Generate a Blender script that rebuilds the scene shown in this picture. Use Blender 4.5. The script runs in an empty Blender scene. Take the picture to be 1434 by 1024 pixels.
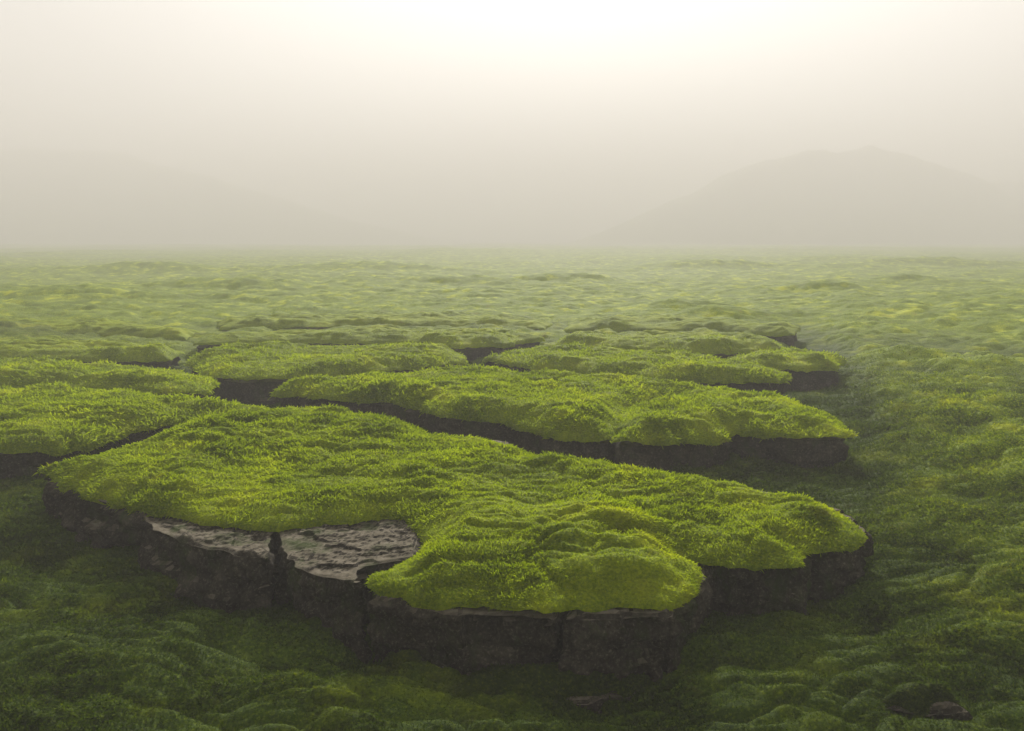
import bpy, math, numpy as np
R = math.radians
rng = np.random.default_rng(7)
SC = bpy.context.scene
COL = SC.collection

# ------------------------------------------------------------------ camera
CAMZ = 4.0
FPX = 1115.0
PITCH = math.atan(177.0 / FPX)
cam_d = bpy.data.cameras.new('camera'); cam = bpy.data.objects.new('camera', cam_d); COL.objects.link(cam)
cam.location = (0, 0, CAMZ); cam.rotation_euler = (R(90) - PITCH, 0, 0)
cam_d.sensor_width = 36; cam_d.lens = 36 * FPX / 1434; cam_d.clip_end = 5000; cam_d.clip_start = 0.1
SC.camera = cam

def P(x, y, z):
    """point of the picture on the horizontal plane z"""
    dx, dy = (x - 717) / FPX, (512 - y) / FPX
    D = np.array([dx, math.cos(PITCH) + dy * math.sin(PITCH), -math.sin(PITCH) + dy * math.cos(PITCH)])
    t = (z - CAMZ) / D[2]
    return (D[0] * t, D[1] * t)

# ------------------------------------------------------------------ noise
def _h(ix, iy, s):
    ix = ix.astype(np.int64).astype(np.uint64); iy = iy.astype(np.int64).astype(np.uint64)
    n = ix * np.uint64(374761393) + iy * np.uint64(668265263) + np.uint64(s * 2246822519 % (2**32))
    n = (n ^ (n >> np.uint64(13))) * np.uint64(1274126177)
    n &= np.uint64(0xFFFFFFFF)
    n = (n ^ (n >> np.uint64(16))) * np.uint64(2654435761)
    n &= np.uint64(0xFFFFFFFF)
    n ^= n >> np.uint64(15)
    return (n & np.uint64(0xFFFFFF)).astype(np.float64) / 16777215.0

def vn(x, y, s=0):
    fx, fy = np.floor(x), np.floor(y)
    u, v = x - fx, y - fy
    u = u*u*u*(u*(u*6-15)+10); v = v*v*v*(v*(v*6-15)+10)
    a, b = _h(fx, fy, s), _h(fx+1, fy, s); c, d = _h(fx, fy+1, s), _h(fx+1, fy+1, s)
    return (a*(1-u)+b*u)*(1-v) + (c*(1-u)+d*u)*v - 0.5

def fbm(x, y, s=0, o=4, g=0.5):
    r, a = 0, 1.0
    for i in range(o):
        r = r + a * vn(x * 2**i + 17.3*i, y * 2**i - 9.1*i, s + i); a *= g
    return r

def dome(x, y, s=0):
    """cushions meeting in creases, 0..1"""
    fx, fy = np.floor(x), np.floor(y)
    best = np.full(x.shape, 9.0); sec = np.full(x.shape, 9.0)
    for i in (-1, 0, 1):
        for j in (-1, 0, 1):
            cx, cy = fx + i, fy + j
            px = cx + 0.1 + 0.8*_h(cx, cy, s); py = cy + 0.1 + 0.8*_h(cx, cy, s + 5)
            sz = 0.75 + 0.5*_h(cx, cy, s + 9)
            q = ((px-x)**2 + (py-y)**2) / sz
            sec = np.minimum(sec, np.maximum(best, q)); best = np.minimum(best, q)
    e = np.clip((np.sqrt(sec)-np.sqrt(best))/0.55, 0, 1)
    return 0.55*np.sqrt(np.clip(1 - best, 0, 1)) + 0.45*np.sqrt(1-(1-e)**2)

def mounds(x, y, k=1.0):
    wx = x + 0.32*fbm(x*1.3, y*1.3, 31, 3); wy = y + 0.36*fbm(x*1.3+5, y*1.3, 32, 3)
    h = 0.15*dome(wx/1.15, wy/0.33, 1)
    h = h + 0.078*dome(wx/0.50 + 3.1, wy/0.17, 2)
    h = h * (0.55 + 0.9*np.clip(fbm(x/1.1, y/1.1, 40, 2) + 0.5, 0, 1))
    h = h + 0.024*fbm(wx/0.13, wy/0.08, 3, 3)
    return h * k

# ------------------------------------------------------------------ meshes
def mesh_obj(name, V, F, mat, parent=None, smooth=True, loc=(0, 0, 0)):
    V = np.asarray(V, dtype=np.float32) - np.array(loc, dtype=np.float32)
    me = bpy.data.meshes.new(name)
    Fs = [f for f in (F if isinstance(F, list) else [F]) if len(f)]
    loops = np.concatenate([f.reshape(-1) for f in Fs]).astype(np.int32)
    tot = np.concatenate([np.full(len(f), f.shape[1]) for f in Fs]).astype(np.int32)
    start = np.concatenate([[0], np.cumsum(tot)[:-1]]).astype(np.int32)
    me.vertices.add(len(V)); me.vertices.foreach_set('co', V.reshape(-1))
    me.loops.add(len(loops)); me.loops.foreach_set('vertex_index', loops)
    me.polygons.add(len(tot)); me.polygons.foreach_set('loop_start', start); me.polygons.foreach_set('loop_total', tot)
    me.polygons.foreach_set('use_smooth', np.full(len(tot), smooth))
    me.update(calc_edges=True); me.validate()
    me.materials.append(mat)
    o = bpy.data.objects.new(name, me); COL.objects.link(o)
    if parent: o.parent = parent
    else: o.location = loc
    return o

def sdf(poly, x, y):
    """signed distance (inside positive) and nearest point"""
    n = len(poly); best = np.full(x.shape, 1e9); bx = x.copy(); by = y.copy(); ins = np.zeros(x.shape, bool)
    for i in range(n):
        ax, ay = poly[i]; cx, cy = poly[(i+1) % n]
        ex, ey = cx-ax, cy-ay; L = ex*ex+ey*ey + 1e-12
        t = np.clip(((x-ax)*ex + (y-ay)*ey)/L, 0, 1)
        qx, qy = ax+t*ex, ay+t*ey
        d = (x-qx)**2 + (y-qy)**2
        m = d < best
        best = np.where(m, d, best); bx = np.where(m, qx, bx); by = np.where(m, qy, by)
        if ey != 0:
            c = ((ay > y) != (cy > y)) & (x < ex*(y-ay)/ey + ax)
            ins ^= c
    d = np.sqrt(best)
    return np.where(ins, d, -d), bx, by

def rough(poly, step, amp, seed, freq=1.2):
    out = []
    n = len(poly)
    for i in range(n):
        a = np.array(poly[i]); b = np.array(poly[(i+1) % n]); L = np.linalg.norm(b-a); k = max(1, int(L/step))
        for j in range(k):
            out.append(a + (b-a)*j/k)
    p = np.array(out)
    nx = fbm(p[:, 0]*freq, p[:, 1]*freq, seed, 3); ny = fbm(p[:, 0]*freq+40, p[:, 1]*freq, seed+1, 3)
    return p + amp*2*np.stack([nx, ny], 1)

def grid_in(poly, s, stretch=1.0):
    """quads covering a polygon, rim snapped to the outline"""
    x0, y0 = poly.min(0) - s; x1, y1 = poly.max(0) + s
    sy = s*stretch
    gx = np.arange(x0, x1+s, s); gy = np.arange(y0, y1+sy, sy)
    X, Y = np.meshgrid(gx, gy)
    d, bx, by = sdf(poly[::max(1, len(poly)//120)] if len(poly) > 240 else poly, X, Y)
    ins = d > 0
    keep = ins[:-1, :-1] | ins[1:, :-1] | ins[:-1, 1:] | ins[1:, 1:]
    X = np.where(ins, X, bx); Y = np.where(ins, Y, by); d = np.maximum(d, 0)
    idx = np.arange(X.size).reshape(X.shape)
    F = np.stack([idx[:-1, :-1], idx[:-1, 1:], idx[1:, 1:], idx[1:, :-1]], -1)[keep]
    used = np.unique(F); re = np.full(X.size, -1); re[used] = np.arange(len(used))
    return X.reshape(-1)[used], Y.reshape(-1)[used], d.reshape(-1)[used], re[F]

def blades(V, F, density, length, width, rmax=16.0, seed=0):
    """short moss shoots scattered over a quad mesh"""
    g = np.random.default_rng(seed)
    A = V[F[:, 0]]; B = V[F[:, 1]]; C = V[F[:, 2]]; D = V[F[:, 3]]
    n = np.cross(C-A, D-B); ar = np.linalg.norm(n, axis=1)/2 + 1e-12
    cen = (A+B+C+D)/4
    r = np.hypot(cen[:, 0], cen[:, 1]); ang = np.abs(np.degrees(np.arctan2(cen[:, 0], cen[:, 1])))
    dens = density*np.clip(6.5/r, 0, 1.2)**1.8*(1-ss(rmax*.6, rmax, r))*(ang < 40)
    cnt = g.poisson(ar*dens)
    fi = np.repeat(np.arange(len(F)), cnt); N = len(fi)
    if N == 0: return np.zeros((0, 3)), np.zeros((0, 3), int)
    u, v = g.random(N)[:, None], g.random(N)[:, None]
    p = (A[fi]*(1-u)+B[fi]*u)*(1-v) + (D[fi]*(1-u)+C[fi]*u)*v
    nn = n[fi]/(2*ar[fi][:, None])
    sc = (np.clip(r[fi]/7.0, 0.8, 2.2)*(0.8+0.9*np.clip(fbm(p[:, 0]*1.7, p[:, 1]*1.7, 71, 3)+.3, 0, 1)))[:, None]
    comb = np.stack([fbm(p[:, 0]*2, p[:, 1]*2, 81, 2), fbm(p[:, 0]*2+9, p[:, 1]*2, 82, 2), np.zeros(N)], 1)
    dirn = nn*0.75 + g.normal(0, 0.42, (N, 3)) + comb*0.9 + np.array([0, -0.25, 0.1])
    dirn /= np.linalg.norm(dirn, axis=1)[:, None]
    L = length*(0.45+g.random(N)[:, None]+0.9*g.random(N)[:, None]**8)*sc
    side = np.cross(dirn, g.normal(0, 1, (N, 3))); side /= np.linalg.norm(side, axis=1)[:, None] + 1e-9
    w = width*sc*(0.7+0.6*g.random(N)[:, None])
    base = p - nn*0.006
    mid = base + dirn*L*0.55
    tip = base + dirn*L + np.array([0, 0, -1.0])*L*0.22
    V2 = np.stack([base-side*w*0.4, base+side*w*0.4, mid+side*w*0.5, tip, mid-side*w*0.5], 1).reshape(-1, 3)
    k = np.arange(N)[:, None]*5
    return V2, np.hstack([k, k+1, k+2, k+3, k+4])

# ------------------------------------------------------------------ materials
def nodes(name):
    m = bpy.data.materials.new(name); m.use_nodes = True
    nt = m.node_tree; nt.nodes.clear()
    return m, nt, nt.nodes.new, nt.links.new

def moss_mat(name, c_dark, c_mid, c_light, brown, scale=1.0, bump=0.6, transl=0.45, upland=None):
    m, nt, N, L = nodes(name)
    out = N('ShaderNodeOutputMaterial'); geo = N('ShaderNodeNewGeometry')
    def noise(sc, det=4, w=0.6):
        n = N('ShaderNodeTexNoise'); n.inputs['Scale'].default_value = sc*scale; n.inputs['Detail'].default_value = det
        n.inputs['Roughness'].default_value = w; L(geo.outputs['Position'], n.inputs['Vector']); return n.outputs['Fac']
    def ramp(f, pts):
        r = N('ShaderNodeValToRGB'); e = r.color_ramp.elements
        e[0].position, e[0].color = pts[0][0], (*pts[0][1], 1); e[1].position, e[1].color = pts[-1][0], (*pts[-1][1], 1)
        for q, c in pts[1:-1]:
            x = e.new(q); x.color = (*c, 1)
        L(f, r.inputs['Fac']); return r.outputs['Color']
    fine = ramp(noise(34, 3, .7), [(0.32, c_dark), (0.52, c_mid), (0.70, c_light)])
    big = ramp(noise(1.1, 5), [(0.35, c_dark), (0.55, c_mid), (0.72, c_light)])
    mx = N('ShaderNodeMix'); mx.data_type = 'RGBA'; mx.inputs[0].default_value = 0.5; L(fine, mx.inputs[6]); L(big, mx.inputs[7])
    br = N('ShaderNodeMapRange'); br.inputs['From Min'].default_value = 0.60; br.inputs['From Max'].default_value = 0.78; L(noise(2.3, 6, .65), br.inputs['Value'])
    br.inputs['To Max'].default_value = 0.7
    mb = N('ShaderNodeMix'); mb.data_type = 'RGBA'; L(br.outputs[0], mb.inputs[0]); L(mx.outputs[2], mb.inputs[6]); mb.inputs[7].default_value = (*brown, 1)
    col = mb.outputs[2]
    if upland:      # brighter, yellower moss on the higher plain
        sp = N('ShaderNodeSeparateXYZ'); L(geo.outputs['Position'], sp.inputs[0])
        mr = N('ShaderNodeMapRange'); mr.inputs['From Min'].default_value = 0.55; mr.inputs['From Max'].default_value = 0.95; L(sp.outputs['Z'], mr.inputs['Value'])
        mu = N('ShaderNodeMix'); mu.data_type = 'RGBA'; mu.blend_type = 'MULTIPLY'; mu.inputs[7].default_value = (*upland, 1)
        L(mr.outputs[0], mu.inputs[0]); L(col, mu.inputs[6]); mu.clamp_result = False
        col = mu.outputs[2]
    bs = N('ShaderNodeBsdfPrincipled'); L(col, bs.inputs['Base Color']); bs.inputs['Roughness'].default_value = 0.85
    bs.inputs['Specular IOR Level'].default_value = 0.15
    bs.inputs['Sheen Weight'].default_value = 0.0
    b1 = N('ShaderNodeBump'); b1.inputs['Strength'].default_value = bump; b1.inputs['Distance'].default_value = 0.03
    L(noise(55, 4, .75), b1.inputs['Height'])
    b2 = N('ShaderNodeBump'); b2.inputs['Strength'].default_value = bump; b2.inputs['Distance'].default_value = 0.08
    L(noise(7, 4, .6), b2.inputs['Height']); L(b2.outputs['Normal'], b1.inputs['Normal']); L(b1.outputs['Normal'], bs.inputs['Normal'])
    tr = N('ShaderNodeBsdfTranslucent'); L(col, tr.inputs['Color'])
    ms = N('ShaderNodeMixShader'); ms.inputs['Fac'].default_value = transl
    L(bs.outputs[0], ms.inputs[1]); L(tr.outputs[0], ms.inputs[2]); L(ms.outputs[0], out.inputs['Surface'])
    return m

MOSS = moss_mat('moss', (0.08, 0.14, 0.002), (0.30, 0.39, 0.004), (0.54, 0.58, 0.007), (0.22, 0.20, 0.012))
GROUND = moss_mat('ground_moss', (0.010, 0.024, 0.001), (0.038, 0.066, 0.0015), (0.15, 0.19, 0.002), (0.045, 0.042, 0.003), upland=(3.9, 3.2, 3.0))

def rock_mat():
    m, nt, N, L = nodes('basalt')
    out = N('ShaderNodeOutputMaterial'); geo = N('ShaderNodeNewGeometry')
    def noise(sc, det=5, w=0.6, z=1.0):
        mp = N('ShaderNodeMapping'); mp.inputs['Scale'].default_value = (1, 1, z); L(geo.outputs['Position'], mp.inputs['Vector'])
        n = N('ShaderNodeTexNoise'); n.inputs['Scale'].default_value = sc; n.inputs['Detail'].default_value = det
        n.inputs['Roughness'].default_value = w; L(mp.outputs[0], n.inputs['Vector']); return n.outputs['Fac']
    def ramp(f, pts):
        r = N('ShaderNodeValToRGB'); e = r.color_ramp.elements
        e[0].position, e[0].color = pts[0][0], (*pts[0][1], 1); e[1].position, e[1].color = pts[-1][0], (*pts[-1][1], 1)
        for q, c in pts[1:-1]:
            x = e.new(q); x.color = (*c, 1)
        L(f, r.inputs['Fac']); return r.outputs['Color']
    a = ramp(noise(3.2, 8, .7), [(0.34, (0.008, 0.007, 0.005)), (0.5, (0.040, 0.034, 0.025)), (0.66, (0.13, 0.115, 0.085))])
    b = ramp(noise(30, 6, .75), [(0.38, (0.006, 0.005, 0.004)), (0.55, (0.045, 0.04, 0.032)), (0.68, (0.22, 0.20, 0.15))])
    mx = N('ShaderNodeMix'); mx.data_type = 'RGBA'; mx.inputs[0].default_value = 0.55; L(a, mx.inputs[6]); L(b, mx.inputs[7])
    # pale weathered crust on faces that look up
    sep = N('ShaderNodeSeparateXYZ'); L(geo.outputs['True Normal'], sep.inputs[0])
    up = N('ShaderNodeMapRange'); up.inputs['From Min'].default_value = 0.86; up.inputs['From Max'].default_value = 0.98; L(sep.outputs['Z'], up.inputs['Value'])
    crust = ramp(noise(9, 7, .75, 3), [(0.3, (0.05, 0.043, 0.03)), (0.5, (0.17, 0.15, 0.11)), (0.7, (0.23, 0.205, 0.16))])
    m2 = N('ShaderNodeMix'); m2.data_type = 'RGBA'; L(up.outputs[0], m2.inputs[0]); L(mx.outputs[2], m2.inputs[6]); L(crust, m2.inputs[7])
    # green algae and moss patches
    g = N('ShaderNodeMapRange'); g.inputs['From Min'].default_value = 0.52; g.inputs['From Max'].default_value = 0.68; g.inputs['To Max'].default_value = 0.75; L(noise(2.1, 7, .7, .6), g.inputs['Value'])
    m3 = N('ShaderNodeMix'); m3.data_type = 'RGBA'; L(g.outputs[0], m3.inputs[0]); L(m2.outputs[2], m3.inputs[6]); m3.inputs[7].default_value = (0.03, 0.055, 0.006, 1)
    bs = N('ShaderNodeBsdfPrincipled'); L(m3.outputs[2], bs.inputs['Base Color']); bs.inputs['Roughness'].default_value = 1.0
    bs.inputs['Specular IOR Level'].default_value = 0.05
    b1 = N('ShaderNodeBump'); b1.inputs['Strength'].default_value = 0.9; b1.inputs['Distance'].default_value = 0.06; L(noise(11, 10, .8), b1.inputs['Height'])
    L(b1.outputs['Normal'], bs.inputs['Normal']); L(bs.outputs[0], out.inputs['Surface'])
    return m
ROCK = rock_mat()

# ------------------------------------------------------------------ ground
def ss(a, b, x):
    t = np.clip((x-a)/(b-a), 0, 1); return t*t*(3-2*t)

LUMPS = []   # x, y, rx, ry, height
def lump(px, py, z, rx, ry, h): LUMPS.append((*P(px, py, z), rx, ry, h))
lump(1300, 770, .4, 1.1, .55, .30); lump(1245, 735, .4, .8, .7, .30); lump(1400, 700, .4, 1.2, .5, .22)
lump(1350, 660, .5, 1.4, .5, .25); lump(1250, 640, .5, 1.5, .6, .20); lump(1390, 590, .5, 1.6, .6, .22)
lump(1270, 560, .5, 1.6, .6, .25); lump(1400, 520, .6, 2.2, .7, .3); lump(1290, 510, .6, 1.5, .6, .3)
lump(150, 960, .3, .8, .30, .16); lump(40, 930, .3, .6, .25, .14); lump(330, 900, .3, .7, .25, .12)
lump(320, 850, .3, 1.1, .45, -.22); lump(130, 760, .3, .9, .4, -.12); lump(510, 920, .3, .25, .35, -.25); lump(730, 960, .3, 1.4, .35, -.12); lump(1080, 850, .3, 1.0, .4, -.12)
lump(770, 1010, .3, .8, .25, -.2); lump(1290, 1015, .3, .4, .2, -.2)
lump(70, 850, .3, 1.0, .3, .14); lump(400, 1000, .3, .6, .2, .14); lump(1330, 930, .3, .8, .3, .18)
lump(1180, 930, .3, .5, .25, .12); lump(1400, 860, .3, .8, .3, .18); lump(1100, 1000, .3, .6, .2, .12)
lump(1230, 860, .3, .8, .3, .12); lump(1040, 930, .3, .5, .2, .08); lump(60, 760, .3, 1.2, .4, .12)
lump(100, 700, .3, 1.2, .4, .12)
lump(1270, 404, .9, 2.4, 1.6, .4); lump(1150, 418, .9, 3.0, 1.1, .55); lump(960, 436, .9, 1.8, .8, .45); lump(1020, 446, .9, 1.9, .8, .4)
lump(800, 400, .9, 3.0, 1.5, .5); lump(620, 402, .9, 5, 2, .5); lump(320, 410, .9, 5, 2, .5); lump(100, 425, .9, 4, 2, .5); lump(500, 385, .9, 9, 3, .7)
lump(1000, 380, .9, 9, 3, .7); lump(1300, 375, .9, 10, 3, .8); lump(200, 385, .9, 9, 3, .8); lump(30, 475, .8, 2, .8, .3)

def gh(x, y):
    r = np.hypot(x, y)
    h = 0.28 + 0.56*ss(20, 28, r)*ss(9, 7, x - (y-20)*.1) + 0.58*ss(26, 36, r)*(1-ss(9, 7, x - (y-20)*.1))
    far = ss(20, 40, r)
    right = ss(4.2, 6.5, x - (y-8)*0.28)*(1-far)
    h = h + 0.20*right
    for lx, ly, rx, ry, a in LUMPS:
        h = h + (a if a < 0 or lx*lx+ly*ly > 400 else a*.75)*np.exp(-(((x-lx)/rx)**2 + ((y-ly)/ry)**2))
    wx = x + 0.5*fbm(x*.7, y*.7, 61, 3); wy = y + 0.5*fbm(x*.7+3, y*.7, 62, 3)
    m = mounds(x, y, 1.0 + 0.3*right)
    m = m + (0.03 + 0.08*right)*dome(wx/1.5, wy/0.8, 7)
    m = m + far*0.30*dome(wx/3.6, wy/2.1, 8)*np.clip(0.7+fbm(x/9, y/9, 66, 2), 0, 2)
    m = m + far*0.5*fbm(x/14, y/14, 64, 3)
    m = m + ss(60, 140, r)*0.9*fbm(x/45, y/45, 65, 3)
    return h + m - 0.05

a0 = np.radians(np.concatenate([np.arange(-180, -42, 3), np.arange(-42, 42, 0.23), np.arange(42, 180.01, 3)]))
rr = [0.6]
while rr[-1] < 900: rr.append(rr[-1]*(1.06 if rr[-1] < 4.5 else 1.0042 if rr[-1] < 60 else 1.01))
rr = np.array(rr)
A, RR = np.meshgrid(a0, rr)
GX, GY = np.sin(A)*RR, np.cos(A)*RR
GZ = gh(GX, GY)
idx = np.arange(GX.size).reshape(GX.shape)
F = np.stack([idx[:-1, :-1], idx[1:, :-1], idx[1:, 1:], idx[:-1, 1:]], -1).reshape(-1, 4)
V = np.stack([GX, GY, GZ], -1).reshape(-1, 3)
c = len(V); V = np.vstack([V, [[0, 0, 0.28]]])
tri = np.stack([np.full(len(a0)-1, c), np.arange(len(a0)-1), np.arange(1, len(a0))], 1)
g = mesh_obj('ground', V, [F, tri], GROUND); g['kind'] = 'structure'
bv, bf = blades(V, F[:, ::-1], 5200, 0.030, 0.0075, 26, 5)
o = mesh_obj('moss_shoots', bv, bf, GROUND); o['kind'] = 'stuff'; o['label'] = 'short dark green moss shoots carpeting the low ground'; o['category'] = 'moss'

# ------------------------------------------------------------------ hills
def hill(cx, cy, rx, ry, h, seed, name='hill'):
    u = np.linspace(-1, 1, 90); X, Y = np.meshgrid(u*rx*1.6, u*ry*1.6)
    q = np.sqrt((X/rx)**2 + (Y/ry)**2)
    Z = h*np.clip(1-ss(0.1, 1.5, q), 0, 1)*(1+0.16*fbm(X/45, Y/45, seed, 6, .55)) - 1.5
    idx = np.arange(X.size).reshape(X.shape)
    F = np.stack([idx[:-1, :-1], idx[:-1, 1:], idx[1:, 1:], idx[1:, :-1]], -1).reshape(-1, 4)
    o = mesh_obj(name, np.stack([X+cx, Y+cy, Z+0.5], -1).reshape(-1, 3), F, GROUND); o['kind'] = 'structure'
hill(215, 530, 135, 70, 62, 3)
hill(430, 600, 190, 60, 50, 6)
hill(-350, 610, 230, 80, 66, 4)

# ------------------------------------------------------------------ rock slabs
def rock_block(poly, ztop, zbot, parent, seed, step=0.05, amp=0.05, name='rock', fine=0.035):
    p = rough(poly, step, amp, seed, 1.6)
    a = 0.5*np.sum(p[:, 0]*np.roll(p[:, 1], -1) - np.roll(p[:, 0], -1)*p[:, 1])
    if a < 0: p = p[::-1]
    n = len(p); t = np.roll(p, -1, 0) - np.roll(p, 1, 0); t /= np.linalg.norm(t, axis=1)[:, None] + 1e-9
    nrm = np.stack([t[:, 1], -t[:, 0]], 1)
    s = np.concatenate([[0], np.cumsum(np.linalg.norm(np.diff(p, axis=0), axis=1))])
    rows = max(6, int((ztop-zbot)/step)); zz = np.linspace(0, 1, rows+1)
    Vs = []
    for k, f in enumerate(zz):
        z = ztop - 0.012 - f*(ztop-zbot-0.012)
        col = 0.05*(np.abs(fbm(s*2.2+seed, np.full(n, f*0.5), seed+3, 3))*2)      # upright ribs
        lay = 0.045*fbm(s*0.7, np.full(n, f*9.0), seed+4, 3)                        # level bedding
        fi = 0.03*fbm(s*6, np.full(n, f*9.0), seed+6, 3)
        # broken faces: plates standing forward or back with sharp steps
        cs = s*1.1 + 0.35*vn(s*1.3, np.full(n, f*2.0), seed+12); cf = f*3.2*(ztop-zbot) + 0.8*vn(s*1.1, np.full(n, f*1.5), seed+13)
        fi = fi + 0.13*(_h(np.floor(cs), np.floor(cf), seed+15)-0.6) - 0.035*np.exp(-((cs-np.floor(cs))/0.05)**2) - 0.04*np.exp(-((cf-np.floor(cf))/0.10)**2)
        fi = fi + 0.09*(0.5-np.abs(fbm(s*3.1, np.full(n, f*3.5*(ztop-zbot)), seed+17, 4))*2)
        blk = 0.05*(_h(np.floor(s*1.6 + 0.3*np.floor(f*2.5+.4*vn(s, s*0, 3))), np.floor(np.full(n, f*2.5)+.4*vn(s, s*0, 3)), seed)-0.5)
        off = -col + lay + fi + blk
        rim = math.exp(-(z-ztop)**2/0.0012)
        off = off*(1-rim*0.7) - 0.02*rim + 0.02*f
        q = p + nrm*off[:, None]
        Vs.append(np.column_stack([q, np.full(n, z) + 0.012*fbm(s*4, np.full(n, f*9), seed+8, 2)*(1-rim)]))
    W = np.vstack(Vs)
    i = np.arange(n); F = []
    for k in range(rows):
        a_ = k*n+i; b_ = k*n+(i+1) % n
        F.append(np.stack([a_, a_+n, b_+n, b_], 1))
    F = np.vstack(F)
    top = Vs[0][:, :2]
    X, Y, d, TF = grid_in(top, fine)
    Z = ztop + 0.03*np.abs(fbm(X*7, Y*9, seed+9, 4, .6))*ss(0, .1, d) + 0.035*fbm(X*3, Y*5, seed, 5, .65)*ss(0, .12, d) + 0.02*np.floor(3*fbm(X*1.2, Y*1.8, seed+2, 3))*ss(0, .08, d) - 0.02*(1-ss(0, .05, d)) + 0.004
    T = np.column_stack([X, Y, Z])
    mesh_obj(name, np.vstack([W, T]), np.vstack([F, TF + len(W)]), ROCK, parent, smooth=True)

def moss_cover(poly, z, parent, seed, s=0.03, amp=0.06, drape=0.075, r=0.13, k=1.0, stretch=1.0, dens=5200, tilt=None, blade=True, mat=None):
    mat = mat or MOSS
    p = rough(poly, max(0.06, s*1.6), amp, seed, 1.2)
    p = rough(p, 1.0, amp*0.75, seed+7, 6.5)
    X, Y, d, F = grid_in(p, s, stretch)
    rv = r*(1+0.8*vn(X*1.5, Y*1.5, seed))
    e = np.clip(d/rv, 0, 1); prof = 1-np.sqrt(1-(1-e)**2)
    dr = drape*(1+1.0*fbm(X*1.1, Y*1.1, seed+4, 3)+0.5*fbm(X*7, Y*7, seed+5, 2))
    Z = z + 0.04*fbm(X/2.5, Y/2.5, 90, 2)*2*0.5 + mounds(X, Y, k)*(0.12+0.88*ss(0, .5, d)) - 0.05 - dr*prof
    if tilt: Z = Z + tilt(X, Y)
    # shoulders bulge out past the rim
    V = np.column_stack([X, Y, Z])
    FF = F
    if blade:
        bv, bf = blades(V, F, dens, 0.030, 0.0065, 26, seed+50)
        if len(bv):
            mesh_obj('moss_cover', np.vstack([V, bv]), [F, bf+len(V)], mat, parent); return
    mesh_obj('moss_cover', V, FF, mat, parent)

def thing(name, label, cat, loc=(0, 0, 0), group=None):
    o = bpy.data.objects.new(name, None); COL.objects.link(o); o.location = loc
    o['label'] = label; o['category'] = cat; o['kind'] = 'thing'
    if group: o['group'] = group
    return o

def W(pts, z): return np.array([P(x, y, z) for x, y in pts])

class Slab:
    """an Empty at the slab's base; parts are written relative to it"""
    def __init__(s, label, poly, zb, group='moss covered rock slabs'):
        c = poly.mean(0); s.c = (float(c[0]), float(c[1]), zb)
        s.o = thing('mossy_rock_slab', label, 'rock slab', s.c, group)
    def fix(s):
        for ch in s.o.children:
            ch.matrix_parent_inverse.identity(); ch.location = (-s.c[0], -s.c[1], -s.c[2])
            me = ch.data; n = len(me.vertices); co = np.empty(n*3, np.float32); me.vertices.foreach_get('co', co)
            co = co.reshape(-1, 3) - np.array(s.c, np.float32); me.vertices.foreach_set('co', co.reshape(-1)); me.update()
            ch.location = (0, 0, 0)

# --- the great slab in front
ZM, ZR = 1.02, 0.93
main = W([(52, 657), (130, 638), (200, 619), (270, 600), (350, 588), (440, 576), (500, 584), (580, 596), (605, 609), (700, 616),
          (760, 645), (820, 656), (900, 661), (1000, 675), (1085, 692), (1150, 702), (1195, 722), (1222, 742), (1195, 758),
          (1130, 764), (1118, 784), (1050, 786), (985, 776), (965, 768), (985, 800), (945, 828), (930, 838), (760, 838), (640, 834),
          (560, 826), (522, 812), (505, 800), (548, 790), (584, 764), (590, 740), (572, 720), (530, 714), (480, 719), (385, 734), (300, 727), (200, 708),
          (180, 700), (120, 690)], ZM)
S = Slab('largest moss-covered slab in the foreground, with bare pale ledges on its front left edge', main, 0.1)
B = [
    ([(60, 668), (130, 650), (300, 640), (300, 716), (205, 716), (185, 712), (130, 700)], .95),
    ([(198, 722), (212, 742), (272, 768), (330, 776), (382, 778), (383, 700), (205, 690)], .93),
    ([(388, 770), (402, 790), (440, 802), (508, 820), (514, 796), (585, 782), (590, 690), (387, 690)], .93),
    ([(527, 838), (640, 866), (785, 872), (787, 760), (596, 760), (592, 794), (529, 812)], .90),
    ([(792, 872), (937, 868), (950, 846), (992, 810), (985, 740), (792, 740)], .91),
    ([(991, 786), (1050, 796), (1124, 793), (1126, 720), (990, 712)], .93),
    ([(1130, 770), (1198, 765), (1218, 744), (1192, 722), (1130, 705)], .94),
    ([(205, 640), (300, 597), (440, 574), (570, 592), (600, 608), (700, 614), (760, 644), (900, 658), (1080, 690), (1180, 712), (1130, 716), (985, 730), (700, 735), (520, 716), (383, 696)], .90),
]
for i, (pts, z) in enumerate(B):
    rock_block(W(pts, z), z, -0.15, S.o, 100+i*7, step=0.022, amp=0.06, name='rock_block', fine=0.02 if i in (1, 2) else 0.04)
def mt(X, Y):
    return 0.015*np.exp(-(((X-P(820, 0+700, 1)[0])/2)**2 + ((Y-P(820, 700, 1)[1])/1)**2))
moss_cover(main, ZM, S.o, 11, s=0.026, amp=0.07, k=1.05, tilt=mt, dens=6500)
S.fix()

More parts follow.
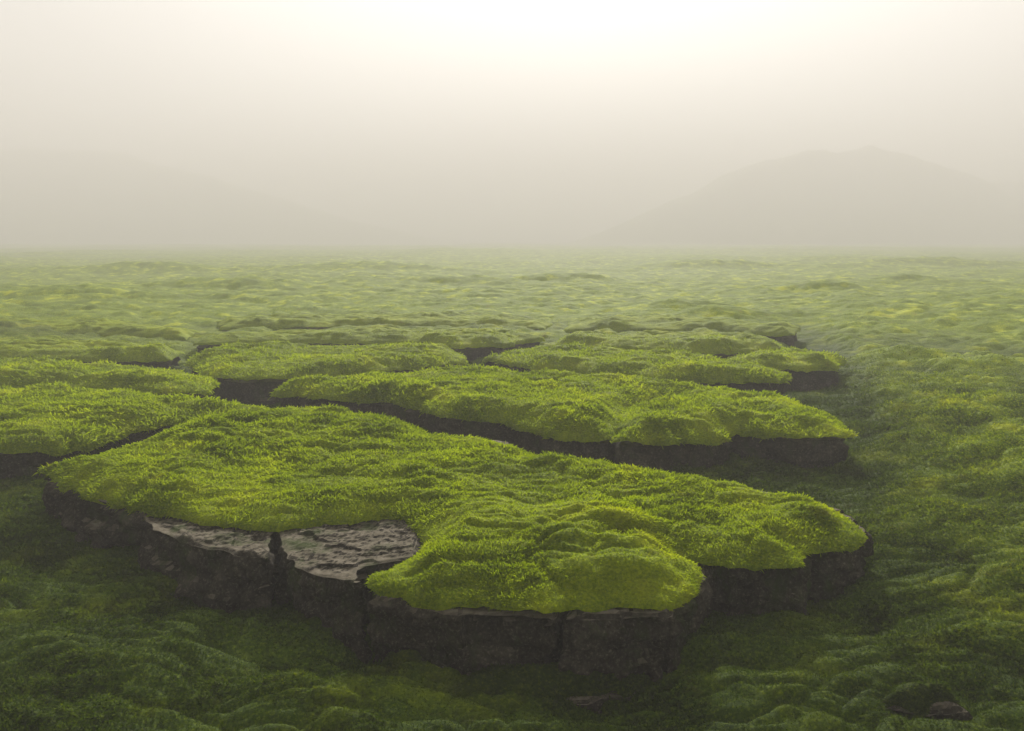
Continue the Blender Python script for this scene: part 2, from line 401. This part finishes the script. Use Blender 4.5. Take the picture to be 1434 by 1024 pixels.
# --- the slabs behind it
def slab(label, pts, z=1.03, s=0.04, seed=0, zb=0.1, k=1.0, drape=0.09, inset=0.07, dens=5000, stretch=1.0, amp=0.09, r=0.12):
    poly = W(pts, z)
    S = Slab(label, poly, zb)
    c = poly.mean(0)
    # pull the rock in under the moss
    a = 0.5*np.sum(poly[:, 0]*np.roll(poly[:, 1], -1) - np.roll(poly[:, 0], -1)*poly[:, 1])
    t = np.roll(poly, -1, 0)-np.roll(poly, 1, 0); t /= np.linalg.norm(t, axis=1)[:, None]
    nr = np.stack([t[:, 1], -t[:, 0]], 1)*(1 if a > 0 else -1)
    rp = poly - nr*inset
    rock_block(rp, z-0.12, zb-0.2, S.o, seed+300, step=max(0.05, s*1.3), amp=0.05, fine=max(.08, s*2))
    moss_cover(poly, z, S.o, seed+20, s=s, amp=amp, k=k, drape=drape, dens=dens, stretch=stretch, r=r, tilt=(lambda X, Y: 0.10*(c[1]-Y)/max(1.0, np.ptp(poly[:, 1]))) if s > .045 else None)
    S.fix()

slab('long mossy slab at the left edge with a dark front wall',
     [(-90, 634), (0, 626), (70, 622), (130, 614), (200, 596), (260, 586), (330, 578), (384, 572), (380, 567), (300, 565), (235, 557), (200, 550), (100, 547), (0, 549), (-90, 552)], seed=1, s=.04)
slab('broad mossy slab directly behind the largest slab, across the dark central crack',
     [(388, 546), (430, 550), (520, 554), (590, 562), (622, 578), (700, 584), (745, 596), (790, 608), (857, 612), (868, 590), (880, 566), (960, 545), (1002, 540),
      (950, 536), (800, 531), (700, 523), (640, 520), (560, 526), (480, 532), (395, 536)], seed=2, s=.04)
slab('mossy slab with a steep dark rock end, right of the narrow joint',
     [(861, 613), (930, 616), (1010, 610), (1030, 596), (1110, 606), (1180, 606), (1196, 602), (1165, 580), (1120, 562), (1060, 548), (1008, 544), (965, 550), (874, 568), (863, 592)], seed=3, s=.04)
slab('mossy slab at the left edge that ends beside the dark rectangular pit',
     [(-90, 542), (0, 541), (120, 540), (220, 545), (292, 548), (299, 530), (255, 517), (180, 511), (60, 506), (-90, 506)], seed=4, s=.05)
slab('mossy slab right behind the dark rectangular pit, with a thin straight crack along its front',
     [(258, 504), (275, 519), (330, 530), (420, 526), (520, 519), (590, 512), (645, 503), (655, 494), (560, 484), (430, 482), (300, 489)], seed=5, s=.05)
slab('flat mossy slab right of centre with a dark hollow at its left tip',
     [(762, 512), (850, 521), (950, 529), (1000, 532), (1090, 530), (1108, 523), (1045, 512), (995, 501), (900, 494), (800, 489), (720, 489), (672, 496)], seed=6, s=.05)
slab('small slab with bare dark rock face at the far right of the slabs',
     [(1012, 503), (1062, 511), (1172, 513), (1180, 500), (1120, 495), (1052, 490)], seed=7, s=.06, drape=.12, inset=0.02)
slab('thin slab at the left edge in the far third row',
     [(-110, 497), (0, 499), (120, 502), (238, 502), (252, 492), (200, 483), (80, 477), (-110, 474)], seed=8, s=.06)
slab('long thin slab across the middle in the far third row',
     [(268, 481), (430, 475), (560, 477), (640, 485), (705, 481), (760, 472), (700, 463), (560, 462), (420, 464), (300, 469)], seed=9, s=.06)
slab('thin slab right of centre in the far third row, a straight shadowed crack behind it',
     [(775, 482), (900, 487), (990, 493), (1100, 488), (1090, 478), (980, 468), (860, 467), (785, 471)], seed=10, s=.06)
slab('faint slab at the left edge in the farthest row',
     [(-110, 466), (0, 468), (130, 467), (255, 473), (286, 464), (200, 453), (60, 448), (-110, 450)], seed=11, s=.08, z=1.04, drape=.08)
slab('faint long slab in the middle of the farthest row',
     [(305, 459), (430, 457), (560, 456), (700, 456), (760, 459), (778, 450), (640, 440), (450, 440), (305, 448)], seed=12, s=.08, z=1.04, drape=.08)
slab('faint slab right of centre in the farthest row, in front of dark hummocks',
     [(795, 461), (900, 460), (1000, 461), (1110, 468), (1122, 458), (1000, 448), (860, 443), (795, 449)], seed=13, s=.08, z=1.04, drape=.08)

# low half buried boulders at the lower edge of the picture
def boulder(label, pts, z, seed):
    poly = W(pts, z); c = poly.mean(0); mp = c + (poly-c)*1.12
    o = thing('boulder', label, 'boulder', (float(c[0]), float(c[1]), 0.0), 'half buried boulders')
    class _: pass
    s = _(); s.o = o; s.c = tuple(o.location)
    rock_block(poly, z, -0.1, o, seed, step=.035, amp=.06, name='rock', fine=.03)
    moss_cover(mp + np.array([0, .04]), z+0.13, o, seed, s=.03, amp=.05, drape=.12, r=.22, k=.9, dens=6000, mat=GROUND)
    Slab.fix(s)
boulder('low dark boulder under moss below the largest slab, at the bottom edge', [(640, 975), (760, 985), (880, 975), (905, 955), (800, 945), (680, 950)], .34, 501)
boulder('low dark boulder under moss in the lower right corner', [(1235, 990), (1300, 1002), (1350, 990), (1330, 968), (1260, 968)], .48, 508)

# ------------------------------------------------------------------ light, sky, fog
SUN_EL, SUN_AZ = R(27), R(5)     # azimuth right of the view direction (+Y)
sd = bpy.data.lights.new('sun', 'SUN'); so = bpy.data.objects.new('sun', sd); COL.objects.link(so)
sd.energy = 5.0; sd.angle = R(4); sd.color = (1, 0.95, 0.89)
from mathutils import Vector
v = Vector((math.sin(SUN_AZ)*math.cos(SUN_EL), math.cos(SUN_AZ)*math.cos(SUN_EL), math.sin(SUN_EL)))
so.rotation_euler = v.to_track_quat('Z', 'Y').to_euler(); so.location = (10, 30, 20)
w = bpy.data.worlds.new('World'); SC.world = w; w.use_nodes = True
nt = w.node_tree; nt.nodes.clear(); N = nt.nodes.new; L = nt.links.new
sky = N('ShaderNodeTexSky'); sky.sky_type = 'NISHITA'; sky.sun_disc = False; sky.sun_elevation = SUN_EL; sky.sun_rotation = SUN_AZ
sky.dust_density = 6; sky.air_density = 1; sky.ozone_density = 1
hs = N('ShaderNodeHueSaturation'); hs.inputs['Saturation'].default_value = 0.25
tint = N('ShaderNodeMix'); tint.data_type = 'RGBA'; tint.blend_type = 'MULTIPLY'; tint.inputs[0].default_value = 1; tint.inputs[7].default_value = (1, .98, .955, 1)
bg = N('ShaderNodeBackground'); bg.inputs['Strength'].default_value = 0.05; ow = N('ShaderNodeOutputWorld')
L(sky.outputs[0], hs.inputs['Color']); # overcast: the clear-sky glow is spread out by the cloud above the mist
oc = N('ShaderNodeMix'); oc.data_type = 'RGBA'; oc.inputs[0].default_value = 0.93; oc.clamp_result = False
tc = N('ShaderNodeTexCoord'); sx = N('ShaderNodeSeparateXYZ'); L(tc.outputs['Generated'], sx.inputs[0])
rp = N('ShaderNodeValToRGB'); e = rp.color_ramp.elements
e[0].position, e[0].color = 0.0, (.66, .66, .66, 1); e[1].position, e[1].color = 0.75, (.07, .07, .07, 1)
x = e.new(0.28); x.color = (.60, .60, .60, 1)
vm = N('ShaderNodeVectorMath'); vm.operation = 'SCALE'; vm.inputs['Scale'].default_value = 10
L(sx.outputs['Z'], rp.inputs['Fac']); L(rp.outputs['Color'], vm.inputs[0]); 
# added bright lobe low in the sky ahead, imitating the sun's glow in fog
dp = N('ShaderNodeVectorMath'); dp.operation = 'DOT_PRODUCT'; dp.inputs[1].default_value = (0.075, 0.98, 0.17); L(tc.outputs['Generated'], dp.inputs[0])
lb = N('ShaderNodeMapRange'); lb.interpolation_type = 'SMOOTHSTEP'; lb.inputs['From Min'].default_value = 0.80; lb.inputs['From Max'].default_value = 1.0
lb.inputs['To Max'].default_value = 4.0; L(dp.outputs['Value'], lb.inputs['Value'])
va = N('ShaderNodeVectorMath'); va.operation = 'ADD'; L(vm.outputs[0], va.inputs[0]); L(lb.outputs[0], va.inputs[1]); L(va.outputs[0], oc.inputs[7])
L(hs.outputs[0], oc.inputs[6]); L(oc.outputs[2], tint.inputs[6]); L(tint.outputs[2], bg.inputs['Color']); L(bg.outputs[0], ow.inputs['Surface'])

m, nt, N, L = nodes('haze')
out = N('ShaderNodeOutputMaterial'); pv = N('ShaderNodeVolumePrincipled'); pv.inputs['Density'].default_value = 0.0063
pv.inputs['Color'].default_value = (0.50, 0.485, 0.478, 1); pv.inputs['Anisotropy'].default_value = 0.1
L(pv.outputs[0], out.inputs['Volume'])
X0, Z0, Z1 = 950, -5, 74
hv = np.array([(x, y, z) for z in (Z0, Z1) for (x, y) in ((-X0, -X0), (X0, -X0), (X0, X0), (-X0, X0))])
hf = np.array([(0, 3, 2, 1), (4, 5, 6, 7), (0, 1, 5, 4), (1, 2, 6, 5), (2, 3, 7, 6), (3, 0, 4, 7)])
o = mesh_obj('haze', hv, hf, m, smooth=False); o['kind'] = 'stuff'; o['label'] = 'pale warm mist filling the air over the moss field'; o['category'] = 'mist'

SC.render.filter_size = 1.15
SC.view_settings.view_transform = 'Standard'; SC.view_settings.look = 'None'; SC.view_settings.exposure = 2.0
cy = SC.cycles
cy.use_denoising = True; cy.volume_bounces = 2; cy.max_bounces = 6; cy.transmission_bounces = 3; cy.diffuse_bounces = 3
cy.caustics_reflective = False; cy.caustics_refractive = False; cy.sample_clamp_indirect = 4
